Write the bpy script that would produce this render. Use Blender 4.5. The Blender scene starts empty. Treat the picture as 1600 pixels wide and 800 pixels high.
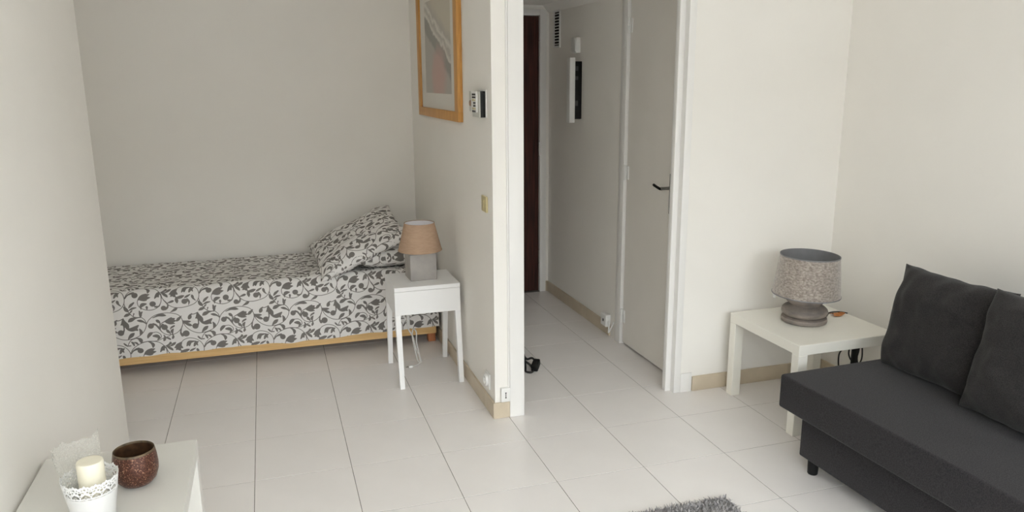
import bpy, bmesh, math, random
import numpy as np
from mathutils import Vector, Matrix, noise

random.seed(7)
scene = bpy.context.scene
col = scene.collection
PI = math.pi

# ------------------------------------------------------------------ camera
CAM = Vector((0.54793, -3.10770, 1.62800))
YAW, PITCH, ROLL, FPX = 0.307821, 0.224958, -0.006327, 1196.41
f0 = Vector((math.sin(YAW), math.cos(YAW), 0)); r0 = Vector((math.cos(YAW), -math.sin(YAW), 0)); u0 = Vector((0, 0, 1))
fw = math.cos(PITCH) * f0 - math.sin(PITCH) * u0
up = math.cos(PITCH) * u0 + math.sin(PITCH) * f0
rt = math.cos(ROLL) * r0 + math.sin(ROLL) * up
up = -math.sin(ROLL) * r0 + math.cos(ROLL) * up
cd = bpy.data.cameras.new('camera'); cam = bpy.data.objects.new('camera', cd); col.objects.link(cam)
cd.sensor_width = 36.0; cd.lens = FPX / 1600 * 36.0; cd.clip_start = 0.02
M = Matrix((( rt.x, up.x, -fw.x, CAM.x), (rt.y, up.y, -fw.y, CAM.y), (rt.z, up.z, -fw.z, CAM.z), (0, 0, 0, 1)))
cam.matrix_world = M
scene.camera = cam

# ------------------------------------------------------------------ sky, window light, exposure
world = bpy.data.worlds.new('overcast_sky'); scene.world = world; world.use_nodes = True
bg = world.node_tree.nodes['Background']
wn = world.node_tree                     # CIE overcast sky: three times brighter overhead than at the horizon
_tc = wn.nodes.new('ShaderNodeTexCoord'); _sx = wn.nodes.new('ShaderNodeSeparateXYZ'); _cl = wn.nodes.new('ShaderNodeClamp'); _ma = wn.nodes.new('ShaderNodeMath'); _ma.operation = 'MULTIPLY_ADD'
SKY = 18.6
wn.links.new(_tc.outputs['Generated'], _sx.inputs[0]); wn.links.new(_sx.outputs['Z'], _cl.inputs['Value']); wn.links.new(_cl.outputs[0], _ma.inputs[0])
_ma.inputs[1].default_value = SKY * 2 / 3; _ma.inputs[2].default_value = SKY / 3; wn.links.new(_ma.outputs[0], bg.inputs['Strength'])
bg.inputs['Color'].default_value = (0.895, 0.957, 1.0, 1)
WIN = (-0.10, 3.40, 0.05, 2.47)            # window opening x0,x1,z0,z1 in the rear wall
REAR = -4.40
ld = bpy.data.lights.new('window_portal', 'AREA'); ld.shape = 'RECTANGLE'
ld.size = WIN[1] - WIN[0]; ld.size_y = WIN[3] - WIN[2]; ld.cycles.is_portal = True
lo = bpy.data.objects.new('window_portal', ld); col.objects.link(lo)
lo.location = ((WIN[0] + WIN[1]) / 2, REAR - 0.16, (WIN[2] + WIN[3]) / 2); lo.rotation_euler = (PI / 2, 0, 0)
scene.view_settings.view_transform = 'Standard'; scene.view_settings.look = 'None'
scene.view_settings.gamma = 1.0; scene.view_settings.use_curve_mapping = False
scene.view_settings.exposure = 0.0
scene.cycles.max_bounces = 14; scene.cycles.diffuse_bounces = 10     # white room: light keeps bouncing

# ------------------------------------------------------------------ material helpers
def nd(nt, t, **kw):
    n = nt.nodes.new(t)
    for k, v in kw.items(): setattr(n, k, v)
    return n
def mat(name, c1, c2=None, rough=0.5, scale=20.0, bump=0.0, bscale=None, metal=0.0, spec=0.5, detail=4.0,
        stretch=None, coords='Object', sheen=0.0, lo=0.35, hi=0.65, bdist=0.01):
    m = bpy.data.materials.new(name); m.use_nodes = True; nt = m.node_tree
    b = nt.nodes['Principled BSDF']
    b.inputs['Roughness'].default_value = rough; b.inputs['Metallic'].default_value = metal
    b.inputs['Specular IOR Level'].default_value = spec
    if sheen: b.inputs['Sheen Weight'].default_value = sheen
    c2 = c2 or tuple(min(1, x * 0.95) for x in c1)
    tc = nd(nt, 'ShaderNodeTexCoord'); src = tc.outputs[coords]
    if stretch:
        mp = nd(nt, 'ShaderNodeMapping'); mp.inputs['Scale'].default_value = stretch
        nt.links.new(src, mp.inputs['Vector']); src = mp.outputs['Vector']
    nz = nd(nt, 'ShaderNodeTexNoise'); nz.inputs['Scale'].default_value = scale; nz.inputs['Detail'].default_value = detail
    nt.links.new(src, nz.inputs['Vector'])
    cr = nd(nt, 'ShaderNodeValToRGB')
    cr.color_ramp.elements[0].position = lo; cr.color_ramp.elements[1].position = hi
    cr.color_ramp.elements[0].color = (*c2, 1); cr.color_ramp.elements[1].color = (*c1, 1)
    nt.links.new(nz.outputs['Fac'], cr.inputs['Fac']); nt.links.new(cr.outputs['Color'], b.inputs['Base Color'])
    if bump:
        n2 = nd(nt, 'ShaderNodeTexNoise'); n2.inputs['Scale'].default_value = bscale or scale * 4; n2.inputs['Detail'].default_value = 3
        nt.links.new(src, n2.inputs['Vector'])
        bp = nd(nt, 'ShaderNodeBump'); bp.inputs['Strength'].default_value = bump; bp.inputs['Distance'].default_value = bdist
        nt.links.new(n2.outputs['Fac'], bp.inputs['Height']); nt.links.new(bp.outputs['Normal'], b.inputs['Normal'])
    return m

WALL = mat('wall_paint', (0.85, 0.829, 0.787), (0.835, 0.814, 0.772), 0.85, 3.0, 0.10, 260, spec=0.2, bdist=0.002)
CEILP = mat('ceiling_paint', (0.86, 0.845, 0.81), (0.85, 0.835, 0.80), 0.9, 3.0, 0.08, 200, spec=0.2, bdist=0.002)
GLOSSW = mat('white_gloss_trim', (0.82, 0.81, 0.79), (0.81, 0.80, 0.78), 0.35, 6.0, 0.03, 60, bdist=0.003)
DOORW = mat('off_white_door_paint', (0.78, 0.75, 0.70), (0.765, 0.735, 0.685), 0.5, 5.0, 0.04, 150, bdist=0.002)
TILE = mat('porcelain_floor_tile', (0.82, 0.79, 0.77), (0.80, 0.77, 0.75), 0.30, 5.0, 0.02, 30, detail=6, bdist=0.003)
GROUT = mat('grey_grout', (0.29, 0.265, 0.24), (0.17, 0.155, 0.14), 0.95, 14)
SKIRT = mat('beige_skirting_tile', (0.60, 0.515, 0.395), (0.55, 0.47, 0.355), 0.35, 9)
LACQ = mat('white_lacquer', (0.88, 0.88, 0.88), (0.87, 0.87, 0.87), 0.28, 5)
IVORY = mat('ivory_lacquer', (0.82, 0.80, 0.73), (0.81, 0.79, 0.72), 0.30, 5)
CREAM = mat('cream_grey_lacquer', (0.68, 0.67, 0.63), (0.67, 0.66, 0.62), 0.30, 5)
PINE = mat('pine_wood', (0.78, 0.53, 0.25), (0.68, 0.43, 0.18), 0.45, 5, stretch=(1.2, 30, 30))
FRAMEW = mat('honey_wood', (0.62, 0.32, 0.085), (0.50, 0.24, 0.055), 0.5, 4, stretch=(25, 25, 2.5))
LEGW = mat('reddish_wood', (0.55, 0.22, 0.10), (0.45, 0.17, 0.07), 0.45, 8, stretch=(20, 20, 2))
DARKW = mat('dark_reddish_wood', (0.075, 0.020, 0.013), (0.026, 0.008, 0.006), 0.55, 3.0, stretch=(26, 26, 1.3), detail=8, spec=0.3)
FELT = mat('charcoal_felt', (0.041, 0.038, 0.041), (0.017, 0.016, 0.017), 0.95, 260, 0.25, 700, detail=8, spec=0.12, sheen=0.10, bdist=0.002)
CUSHF = mat('dark_grey_weave', (0.040, 0.037, 0.037), (0.017, 0.016, 0.016), 0.95, 300, 0.3, 800, detail=8, spec=0.12, sheen=0.10, bdist=0.002)
BLACKP = mat('black_plastic', (0.010, 0.010, 0.010), (0.007, 0.007, 0.007), 0.55, 20, spec=0.3)
BLACKR = mat('black_rubber_cord', (0.015, 0.015, 0.015), (0.010, 0.010, 0.010), 0.5, 20)
WHITEP = mat('white_plastic', (0.80, 0.80, 0.78), (0.78, 0.78, 0.76), 0.35, 20)
BEIGEP = mat('aged_beige_plastic', (0.60, 0.52, 0.29), (0.56, 0.48, 0.26), 0.4, 20)
GREYP = mat('light_grey_plastic', (0.55, 0.55, 0.50), (0.52, 0.52, 0.47), 0.4, 20)
CONC = mat('grey_concrete', (0.42, 0.395, 0.37), (0.35, 0.33, 0.31), 0.9, 14, 0.15, 120, detail=8, bdist=0.003)
TAUPE = mat('taupe_shade_cloth', (0.47, 0.325, 0.225), (0.42, 0.285, 0.195), 0.9, 30, 0.15, 500, stretch=(1, 1, 4), bdist=0.002)
SHADEIN = mat('white_shade_lining', (0.90, 0.88, 0.90), (0.88, 0.86, 0.88), 0.7, 20)
GREYIN = mat('grey_shade_lining', (0.22, 0.22, 0.23), (0.19, 0.19, 0.20), 0.5, 20)
TURNED = mat('grey_washed_wood', (0.30, 0.255, 0.22), (0.15, 0.130, 0.118), 0.75, 9, 0.3, 60, stretch=(1, 1, 3), detail=8, bdist=0.004)
METAL = mat('brushed_metal', (0.45, 0.44, 0.42), (0.36, 0.35, 0.34), 0.3, 40, metal=1.0)
WAX = mat('cream_wax', (0.82, 0.78, 0.64), (0.80, 0.76, 0.62), 0.5, 12)
POTW = mat('white_painted_metal', (0.78, 0.78, 0.775), (0.76, 0.76, 0.755), 0.4, 30)
PAPERW = mat('mat_board', (0.76, 0.73, 0.67), (0.74, 0.71, 0.65), 0.7, 20)
ORANGE = mat('dry_orange_leaf', (0.55, 0.22, 0.06), (0.42, 0.15, 0.04), 0.7, 60)
RUGM = mat('grey_shag_fibre', (0.50, 0.48, 0.475), (0.20, 0.192, 0.19), 0.9, 60, lo=0.3, hi=0.7)
GAPSHADE = mat('painted_gap_shade', (0.015, 0.014, 0.013), (0.010, 0.010, 0.010), 0.9, 20)  # near-black colour stands for the shade inside gaps
PADM = mat('clear_cord_plastic', (0.66, 0.65, 0.63), (0.60, 0.59, 0.57), 0.3, 30)
BALC = mat('balcony_concrete', (0.30, 0.29, 0.28), (0.26, 0.25, 0.24), 0.9, 8)

def velvet():
    m = mat('crushed_taupe_velvet', (0.50, 0.440, 0.385), (0.205, 0.168, 0.142), 0.36, 80, 0.6, 330, detail=12, stretch=(1, 1, 1.6), lo=0.34, hi=0.74, sheen=0.5, bdist=0.004)  # pale and dark flecks paint the pile's highlights into the colour
    return m
VELVET = velvet()
def mosaic():
    m = bpy.data.materials.new('copper_glass_mosaic'); m.use_nodes = True; nt = m.node_tree; b = nt.nodes['Principled BSDF']
    tc = nd(nt, 'ShaderNodeTexCoord'); vo = nd(nt, 'ShaderNodeTexVoronoi'); vo.inputs['Scale'].default_value = 400
    nt.links.new(tc.outputs['Object'], vo.inputs['Vector'])
    sp = nd(nt, 'ShaderNodeSeparateColor'); nt.links.new(vo.outputs['Color'], sp.inputs['Color'])
    cr = nd(nt, 'ShaderNodeValToRGB'); e = cr.color_ramp.elements
    e[0].position = 0.0; e[0].color = (0.055, 0.020, 0.013, 1); e[1].position = 1.0; e[1].color = (0.50, 0.29, 0.18, 1)
    x = e.new(0.72); x.color = (0.115, 0.042, 0.027, 1); x = e.new(0.90); x.color = (0.22, 0.095, 0.06, 1)  # few brightest cells carry the glass sparkle as colour
    nt.links.new(sp.outputs[0], cr.inputs['Fac']); nt.links.new(cr.outputs['Color'], b.inputs['Base Color'])
    b.inputs['Metallic'].default_value = 0.3; b.inputs['Roughness'].default_value = 0.35
    nm = nd(nt, 'ShaderNodeBump'); nm.inputs['Strength'].default_value = 1.0; nm.inputs['Distance'].default_value = 0.004
    nt.links.new(sp.outputs[1], nm.inputs['Height']); nt.links.new(nm.outputs['Normal'], b.inputs['Normal'])
    return m
MOSAIC = mosaic()
MOSIN = mat('dark_amber_glass', (0.085, 0.045, 0.022), (0.045, 0.022, 0.012), 0.3, 60)
MOSRIM = mat('tarnished_rim', (0.16, 0.11, 0.06), (0.06, 0.045, 0.03), 0.5, 70)
def sheer():
    m = bpy.data.materials.new('sheer_lace_paper'); m.use_nodes = True; nt = m.node_tree; b = nt.nodes['Principled BSDF']
    b.inputs['Base Color'].default_value = (0.62, 0.62, 0.57, 1); b.inputs['Roughness'].default_value = 0.5
    tc = nd(nt, 'ShaderNodeTexCoord'); nz = nd(nt, 'ShaderNodeTexVoronoi'); nz.inputs['Scale'].default_value = 210
    nt.links.new(tc.outputs['Object'], nz.inputs['Vector'])
    cr = nd(nt, 'ShaderNodeValToRGB'); cr.color_ramp.elements[0].color = (0.14, 0.14, 0.14, 1); cr.color_ramp.elements[1].color = (0.34, 0.34, 0.34, 1)
    cr.color_ramp.elements[0].position = 0.2; cr.color_ramp.elements[1].position = 0.6
    nt.links.new(nz.outputs['Distance'], cr.inputs['Fac']); nt.links.new(cr.outputs['Color'], b.inputs['Alpha'])
    return m
SHEER = sheer()
def glass():
    m = bpy.data.materials.new('window_glass'); m.use_nodes = True; nt = m.node_tree
    nt.nodes.remove(nt.nodes['Principled BSDF'])
    t = nd(nt, 'ShaderNodeBsdfTransparent'); g = nd(nt, 'ShaderNodeBsdfGlossy'); g.inputs['Roughness'].default_value = 0.02
    mx = nd(nt, 'ShaderNodeMixShader'); mx.inputs[0].default_value = 0.05
    nt.links.new(t.outputs[0], mx.inputs[1]); nt.links.new(g.outputs[0], mx.inputs[2])
    nt.links.new(mx.outputs[0], nt.nodes['Material Output'].inputs['Surface'])
    return m
GLASS = glass()

# ---- scroll print: traced strokes (vines, buds, lobed leaves) in one repeat, stored as a distance field
def scroll_field():
    S = []
    def st(*p): S.append([(q[0], q[1], q[2]) for q in p])
    def vine(r, *p): S.append([(q[0], q[1], r) for q in p])
    def dot(x, y, r): S.append([(x, y, r)])
    # first row
    vine(3.3, (20,215),(40,265),(85,310),(150,338),(220,335),(285,310),(325,265),(342,210),(330,165),(300,135))
    st((300,132,2.5),(250,140,8),(215,155,18),(192,172,4)); st((340,200,2),(320,180,7),(290,168,12),(266,164,4))
    vine(3.3, (342,205),(365,160),(420,118),(500,102),(570,108),(620,130),(648,175),(652,225),(635,265),(600,300),(555,315),(510,310),(475,285),(455,255),(450,225))
    st((395,145,3),(440,125,9),(480,122,13),(508,128,3))
    st((475,285,3),(450,250,6),(425,215,8),(400,204,10)); dot(381,222,25)
    st((460,262,3),(462,235,7),(480,215,11)); dot(497,240,27)
    st((455,215,2),(455,195,6),(438,178,14),(425,168,5))
    st((455,222,2),(470,200,3),(505,180,6)); st((505,182,8),(540,168,16),(555,148,4)); st((510,185,12),(550,182,20),(594,180,4)); st((515,192,10),(545,200,14),(583,206,4)); st((520,176,10),(560,166,14),(582,158,4))
    st((640,135,3),(628,150,9),(612,168,14),(600,185,4))
    st((545,262,2),(555,245,8),(575,232,8),(582,226,3)); st((552,315,2),(540,295,7),(525,280,13),(512,262,4)); st((565,320,2),(565,300,6),(560,280,13),(572,258,4)); st((560,310,2),(572,325,6),(570,342,11),(565,358,3))
    st((650,225,2.5),(640,265,5),(637,300,8),(652,325,13)); dot(683,308,30)
    st((20,218,3),(45,225,9),(70,228,11),(90,228,3)); st((25,225,3),(50,245,10),(80,260,13),(100,268,4))
    st((98,150,3),(85,165,9),(80,185,17),(72,203,5)); st((150,140,4),(120,155,4),(95,158,4))
    st((148,150,8),(155,180,20),(175,205,22),(195,225,5)); st((150,170,8),(138,190,8),(132,200,3)); st((155,210,6),(158,245,6),(150,268,9)); dot(131,273,27)
    st((172,230,3),(205,245,14),(240,240,21),(274,210,6)); st((240,245,14),(262,250,10),(270,258,4))
    st((190,335,3),(205,315,12),(222,298,17),(240,282,5)); st((290,305,3),(296,290,10),(298,270,13),(285,245,5))
    # sprays between the rows
    vine(3.3, (450,352),(468,335),(462,305),(430,283),(395,285)); st((395,285,4),(375,297,15),(360,318,12),(355,335,4)); st((402,318,8),(430,320,16),(450,335,10),(440,355,6))
    vine(3.1, (300,375),(360,366),(430,368),(490,345),(545,325))
    st((490,315,4),(500,335,8),(497,360,12),(490,375,3)); st((510,345,2),(528,348,9),(545,360,8))
    st((185,405,2),(170,390,8),(155,375,6)); st((185,402,2),(200,400,6),(212,400,4)); st((215,360,3),(230,375,10),(240,398,6)); st((240,365,2),(258,375,9),(272,390,6))
    st((250,330,2.5),(275,335,8),(295,352,16),(300,378,6)); vine(3.3, (185,405),(195,375),(215,345),(250,332))
    # second row
    vine(3.3, (510,440),(530,490),(565,540),(620,578),(690,585),(760,570),(810,545),(838,500),(840,450),(817,400),(772,365),(712,353),(665,370),(640,400))
    st((645,392,4),(632,410,14),(615,440,26),(630,470,10)); st((625,420,12),(598,440,10),(583,452,3)); st((635,430,10),(650,450,8)); st((612,450,14),(600,470,6))
    st((632,470,4),(650,485,5)); st((640,485,3),(665,485,13),(690,478,14),(712,470,4)); st((640,490,4),(650,512,15),(655,540,4)); st((568,538,2),(590,530,8),(612,520,11),(625,515,3))
    st((770,385,3),(735,390,10),(708,400,16),(690,435,5)); st((720,400,10),(712,430,8)); st((790,390,4),(768,405,14),(755,435,8)); st((775,410,10),(785,430,4)); st((715,490,2),(735,478,10),(765,460,4))
    st((755,560,3),(758,530,8),(740,508,12)); dot(718,525,26); st((815,520,3),(795,500,8),(785,478,12),(780,465,4))
    vine(3.3, (208,490),(225,440),(265,400),(330,372),(400,370),(450,385),(490,420),(515,470),(515,530),(485,580),(430,600),(370,590),(330,560),(318,520),(325,490))
    st((215,485,2.5),(230,455,6),(255,438,10),(275,434,13)); dot(292,455,26)
    st((325,495,6),(350,475,20),(375,458,19),(412,445,4)); st((350,485,16),(385,480,18),(422,475,4)); st((345,490,14),(372,500,10),(395,500,4)); st((360,465,14),(378,448,10),(385,440,4))
    st((360,372,2.5),(385,385,9),(400,405,14),(398,430,5)); st((495,425,5),(485,445,17),(470,470,10),(462,485,4)); st((490,440,10),(492,470,7))
    st((515,530,3),(500,565,6),(470,570,9)); dot(447,540,27)
    st((350,590,3),(348,565,10),(362,545,17),(392,538,6)); st((400,595,3),(398,572,10),(395,562,4))
    st((530,490,2.5),(560,530,5),(575,555,6),(572,580,9),(555,595,11)); dot(540,585,23)
    st((505,428,2),(535,415,9),(548,400,11),(545,388,3)); st((510,430,3),(550,430,6),(575,410,13),(592,394,4)); st((515,432,3),(540,450,12),(560,465,11),(570,478,3))
    st((600,625,2.5),(622,612,9),(640,600,13),(657,588,4))
    st((245,610,3),(225,590,16),(206,563,6)); st((245,575,2),(262,550,12),(287,523,7)); st((245,600,2),(275,580,10),(307,572,5)); st((250,625,2),(265,610,7),(275,598,4)); st((265,630,2.5),(235,638,14),(212,650,5)); st((285,655,2),(290,628,6))
    vine(3.3, (205,530),(235,600),(285,655),(345,668)); st((345,665,2),(345,640,13),(335,605,5)); st((345,640,10),(358,615,6))
    PX, PY = 636, 533
    F = np.full((PY, PX), 60.0)
    def put(x, y, r):
        X = x - 0.1 * (y - 345); Y = y + 0.055 * (x - 45)
        R = int(r + 10); xi, yi = int(round(X)), int(round(Y))
        ix = np.arange(xi - R, xi + R + 1); iy = np.arange(yi - R, yi + R + 1)
        d = np.hypot(ix[None, :] - X, iy[:, None] - Y) - r
        g = np.ix_(iy % PY, ix % PX); F[g] = np.minimum(F[g], d)
    for s in S:
        if len(s) == 1: put(*s[0]); continue
        p = [np.array(q, float) for q in s]; p = [2 * p[0] - p[1]] + p + [2 * p[-1] - p[-2]]
        for i in range(1, len(p) - 2):
            a, b, c, d = p[i - 1:i + 3]; n = max(2, int(np.hypot(*(c - b)[:2]) / 2.0))
            for k in range(n + 1):
                q = k / n; v = 0.5 * (2 * b + (c - a) * q + (2 * a - 5 * b + 4 * c - d) * q * q + (3 * b - a - 3 * c + d) * q ** 3)
                put(v[0], v[1], max(2.8, v[2]))
    return F
SCF = scroll_field(); SCK = 0.388 / 636
def ink_attribute(me, uvs):
    u = np.asarray(uvs) / SCK; H_, W_ = SCF.shape
    x, y = u[:, 0] % W_, (-u[:, 1]) % H_
    x0, y0 = np.floor(x).astype(int), np.floor(y).astype(int); fx, fy = x - x0, y - y0
    g = lambda a, b: SCF[b % H_, a % W_]
    v = (g(x0, y0) * (1 - fx) + g(x0 + 1, y0) * fx) * (1 - fy) + (g(x0, y0 + 1) * (1 - fx) + g(x0 + 1, y0 + 1) * fx) * fy
    at = me.attributes.new('ink_distance', 'FLOAT', 'POINT'); at.data.foreach_set('value', np.clip(v, -12, 12).astype(np.float32))
def scroll_material(name, base=(0.80, 0.785, 0.77), ink=(0.195, 0.183, 0.172)):
    m = bpy.data.materials.new(name); m.use_nodes = True; nt = m.node_tree; b = nt.nodes['Principled BSDF']; L = nt.links.new
    b.inputs['Roughness'].default_value = 0.85; b.inputs['Specular IOR Level'].default_value = 0.2
    at = nd(nt, 'ShaderNodeAttribute', attribute_name='ink_distance')
    mr = nd(nt, 'ShaderNodeMapRange'); mr.inputs['From Min'].default_value = -0.7; mr.inputs['From Max'].default_value = 0.7
    L(at.outputs['Fac'], mr.inputs['Value'])
    tc = nd(nt, 'ShaderNodeTexCoord'); nz = nd(nt, 'ShaderNodeTexNoise'); nz.inputs['Scale'].default_value = 900
    L(tc.outputs['Object'], nz.inputs['Vector']); bp = nd(nt, 'ShaderNodeBump'); bp.inputs['Strength'].default_value = 0.12; bp.inputs['Distance'].default_value = 0.002
    L(nz.outputs['Fac'], bp.inputs['Height']); L(bp.outputs['Normal'], b.inputs['Normal'])
    mx = nd(nt, 'ShaderNodeMix', data_type='RGBA'); mx.inputs['A'].default_value = (*ink, 1); mx.inputs['B'].default_value = (*base, 1)
    L(mr.outputs['Result'], mx.inputs['Factor']); L(mx.outputs['Result'], b.inputs['Base Color'])
    return m
SCROLL = scroll_material('grey_scroll_print_cotton')

def art_material():
    m = bpy.data.materials.new('faded_abstract_print'); m.use_nodes = True; nt = m.node_tree; b = nt.nodes['Principled BSDF']
    b.inputs['Roughness'].default_value = 0.35
    L = nt.links.new
    uv = nd(nt, 'ShaderNodeUVMap'); uv.uv_map = 'UVMap'
    nz = nd(nt, 'ShaderNodeTexNoise'); nz.inputs['Scale'].default_value = 7; nz.inputs['Detail'].default_value = 8
    L(uv.outputs[0], nz.inputs['Vector'])
    wob = nd(nt, 'ShaderNodeVectorMath', operation='MULTIPLY_ADD'); wob.inputs[1].default_value = (0.17, 0.17, 0)
    L(nz.outputs['Color'], wob.inputs[0]); L(uv.outputs[0], wob.inputs[2]); V = wob.outputs[0]
    sp = nd(nt, 'ShaderNodeSeparateXYZ'); L(V, sp.inputs[0])
    def ramp(sock, stops):
        c = nd(nt, 'ShaderNodeValToRGB'); e = c.color_ramp.elements
        e[0].position, e[0].color = stops[0][0], (*stops[0][1], 1); e[1].position, e[1].color = stops[-1][0], (*stops[-1][1], 1)
        for p, cc in stops[1:-1]: x = e.new(p); x.color = (*cc, 1)
        L(sock, c.inputs['Fac']); return c.outputs['Color']
    # diagonal bands in the upper half, u + v
    dg = nd(nt, 'ShaderNodeMath', operation='MULTIPLY_ADD'); L(sp.outputs['X'], dg.inputs[0]); dg.inputs[1].default_value = 0.55; L(sp.outputs['Y'], dg.inputs[2])
    sc = nd(nt, 'ShaderNodeMath', operation='MULTIPLY'); L(dg.outputs[0], sc.inputs[0]); sc.inputs[1].default_value = 0.62
    g1, g2, g3, cr_ = (0.20, 0.185, 0.155), (0.40, 0.37, 0.32), (0.70, 0.67, 0.60), (0.53, 0.48, 0.37)
    upper = ramp(sc.outputs[0], [(0.0, g2), (0.50, g2), (0.53, g1), (0.60, g1), (0.62, g3), (0.66, g2), (0.69, g3), (0.72, g2), (0.80, cr_), (1.0, cr_)])
    # pink patch low in the middle
    mp = nd(nt, 'ShaderNodeMapping', vector_type='TEXTURE'); mp.inputs['Location'].default_value = (0.62, 0.27, 0); mp.inputs['Scale'].default_value = (0.34, 0.36, 1)
    L(V, mp.inputs['Vector']); ln = nd(nt, 'ShaderNodeVectorMath', operation='LENGTH'); L(mp.outputs[0], ln.inputs[0])
    fac = ramp(ln.outputs['Value'], [(0.0, (1, 1, 1)), (0.6, (.8, .8, .8)), (1.0, (0, 0, 0))])
    mx = nd(nt, 'ShaderNodeMix', data_type='RGBA'); mx.inputs['B'].default_value = (0.53, 0.30, 0.25, 1)
    L(fac, mx.inputs['Factor']); L(upper, mx.inputs['A']); L(mx.outputs['Result'], b.inputs['Base Color'])
    return m
ART = art_material()

# ------------------------------------------------------------------ mesh helpers
class MB:
    def __init__(s): s.bm = bmesh.new()
    def box(s, x0, x1, y0, y1, z0, z1, bev=0.0, seg=2, m=None):
        t = bmesh.new(); bmesh.ops.create_cube(t, size=1)
        for v in t.verts: v.co = Vector(((x0 + x1) / 2 + v.co.x * (x1 - x0), (y0 + y1) / 2 + v.co.y * (y1 - y0), (z0 + z1) / 2 + v.co.z * (z1 - z0)))
        if bev: bmesh.ops.bevel(t, geom=t.edges[:], offset=bev, segments=seg, affect='EDGES', profile=0.5)
        return s.add(t, m)
    def hexa(s, pts, bev=0.0, seg=1):           # 4 bottom points, 4 top points, same winding
        t = bmesh.new(); v = [t.verts.new(p) for p in pts]
        for f in ((3, 2, 1, 0), (4, 5, 6, 7), (0, 1, 5, 4), (1, 2, 6, 5), (2, 3, 7, 6), (3, 0, 4, 7)): t.faces.new([v[i] for i in f])
        bmesh.ops.recalc_face_normals(t, faces=t.faces[:])
        if bev: bmesh.ops.bevel(t, geom=t.edges[:], offset=bev, segments=seg, affect='EDGES', profile=0.5)
        return s.add(t)
    def add(s, t, m=None):
        if m is not None: bmesh.ops.transform(t, matrix=m, verts=t.verts[:])
        me = bpy.data.meshes.new('tmp'); t.to_mesh(me); t.free(); s.bm.from_mesh(me); bpy.data.meshes.remove(me); return s
    def lathe(s, prof, n=48, c=(0, 0, 0), m=None, closed=False):
        t = bmesh.new(); rings = []
        for r, z in prof:
            if r < 1e-6: rings.append([t.verts.new((c[0], c[1], c[2] + z))])
            else: rings.append([t.verts.new((c[0] + r * math.cos(2 * PI * i / n), c[1] + r * math.sin(2 * PI * i / n), c[2] + z)) for i in range(n)])
        for a, b in zip(rings[:-1], rings[1:]):
            for i in range(n):
                j = (i + 1) % n
                if len(a) == 1 and len(b) == 1: continue
                if len(a) == 1: t.faces.new((a[0], b[j], b[i]))
                elif len(b) == 1: t.faces.new((a[i], a[j], b[0]))
                else: t.faces.new((a[i], a[j], b[j], b[i]))
        bmesh.ops.recalc_face_normals(t, faces=t.faces[:])
        return s.add(t, m)
    def tube(s, pts, r, n=8, smooth=6):
        P = [Vector(p) for p in pts]
        if smooth and len(P) > 2:
            Q = []; E_ = [2 * P[0] - P[1]] + P + [2 * P[-1] - P[-2]]
            for i in range(1, len(E_) - 2):
                for k in range(smooth):
                    q = k / smooth; a, b, c, d = E_[i - 1:i + 3]
                    Q.append(0.5 * ((2 * b) + (-a + c) * q + (2 * a - 5 * b + 4 * c - d) * q * q + (-a + 3 * b - 3 * c + d) * q ** 3))
            Q.append(P[-1]); P = Q
        t = bmesh.new(); rings = []; nrm = None
        for i, p in enumerate(P):
            d = (P[min(i + 1, len(P) - 1)] - P[max(i - 1, 0)]).normalized()
            if nrm is None: nrm = d.orthogonal().normalized()
            nrm = (nrm - d * nrm.dot(d)); nrm = nrm.normalized() if nrm.length > 1e-6 else d.orthogonal().normalized()
            bn = d.cross(nrm)
            rings.append([t.verts.new(p + r * (math.cos(2 * PI * k / n) * nrm + math.sin(2 * PI * k / n) * bn)) for k in range(n)])
        for a, b in zip(rings[:-1], rings[1:]):
            for k in range(n): t.faces.new((a[k], a[(k + 1) % n], b[(k + 1) % n], b[k]))
        t.faces.new(rings[0][::-1]); t.faces.new(rings[-1])
        bmesh.ops.recalc_face_normals(t, faces=t.faces[:])
        return s.add(t)
    def build(s, name, material, parent=None, smooth=False, origin=None):
        me = bpy.data.meshes.new(name); s.bm.to_mesh(me); s.bm.free()
        return link(name, me, material, parent, smooth, origin)
def link(name, me, material, parent=None, smooth=False, origin=None):
    if smooth:
        me.shade_smooth()
        me.set_sharp_from_angle(angle=math.radians(40))
    me.materials.append(material)
    o = bpy.data.objects.new(name, me); col.objects.link(o)
    if parent is not None:
        o.parent = parent; o.matrix_parent_inverse = parent.matrix_basis.inverted()
    return o
def tag(o, label=None, cat=None, group=None, kind=None):
    if label: o['label'] = label
    if cat: o['category'] = cat
    if group: o['group'] = group
    if kind: o['kind'] = kind
    return o
def thing(name, label, cat, loc=(0, 0, 0), group=None):
    o = bpy.data.objects.new(name, None); col.objects.link(o); o.location = loc; o.empty_display_size = 0.05
    return tag(o, label, cat, group)
def struct(o, label, cat=None): return tag(o, label, cat, kind='structure')

# ================================================================== SETTING
LW, RW, XP0, XP1, YF, YB, YE, XC = -0.164, 3.46, 1.53, 1.672, 0.27, 2.24, 2.41, 2.60
# ---- floor with single tiles
T = 0.4
floor = MB().box(-0.80, 3.70, REAR - 0.05, 2.60, -0.08, -0.0012).build('floor', GROUT)
struct(floor, 'pale glossy porcelain tiled floor with thin grey joints', 'floor')
tm = None
for i in range(-2, 9):
    for j in range(-11, 6):
        x, y = i * T, j * T
        if x + T < LW and y + T < 0.5: continue
        if x > XC + 0.02 and y > 0.3: continue
        if tm is None:
            g = 0.0014
            tm = MB().box(g, T - g, g, T - g, -0.012, 0.0, 0.0004, 1).build('floor_tile', TILE, floor).data
            o = col.objects['floor_tile']
        else:
            o = bpy.data.objects.new('floor_tile', tm); col.objects.link(o); o.parent = floor
        o.location = (x, y, random.uniform(-0.00012, 0.0))
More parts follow.
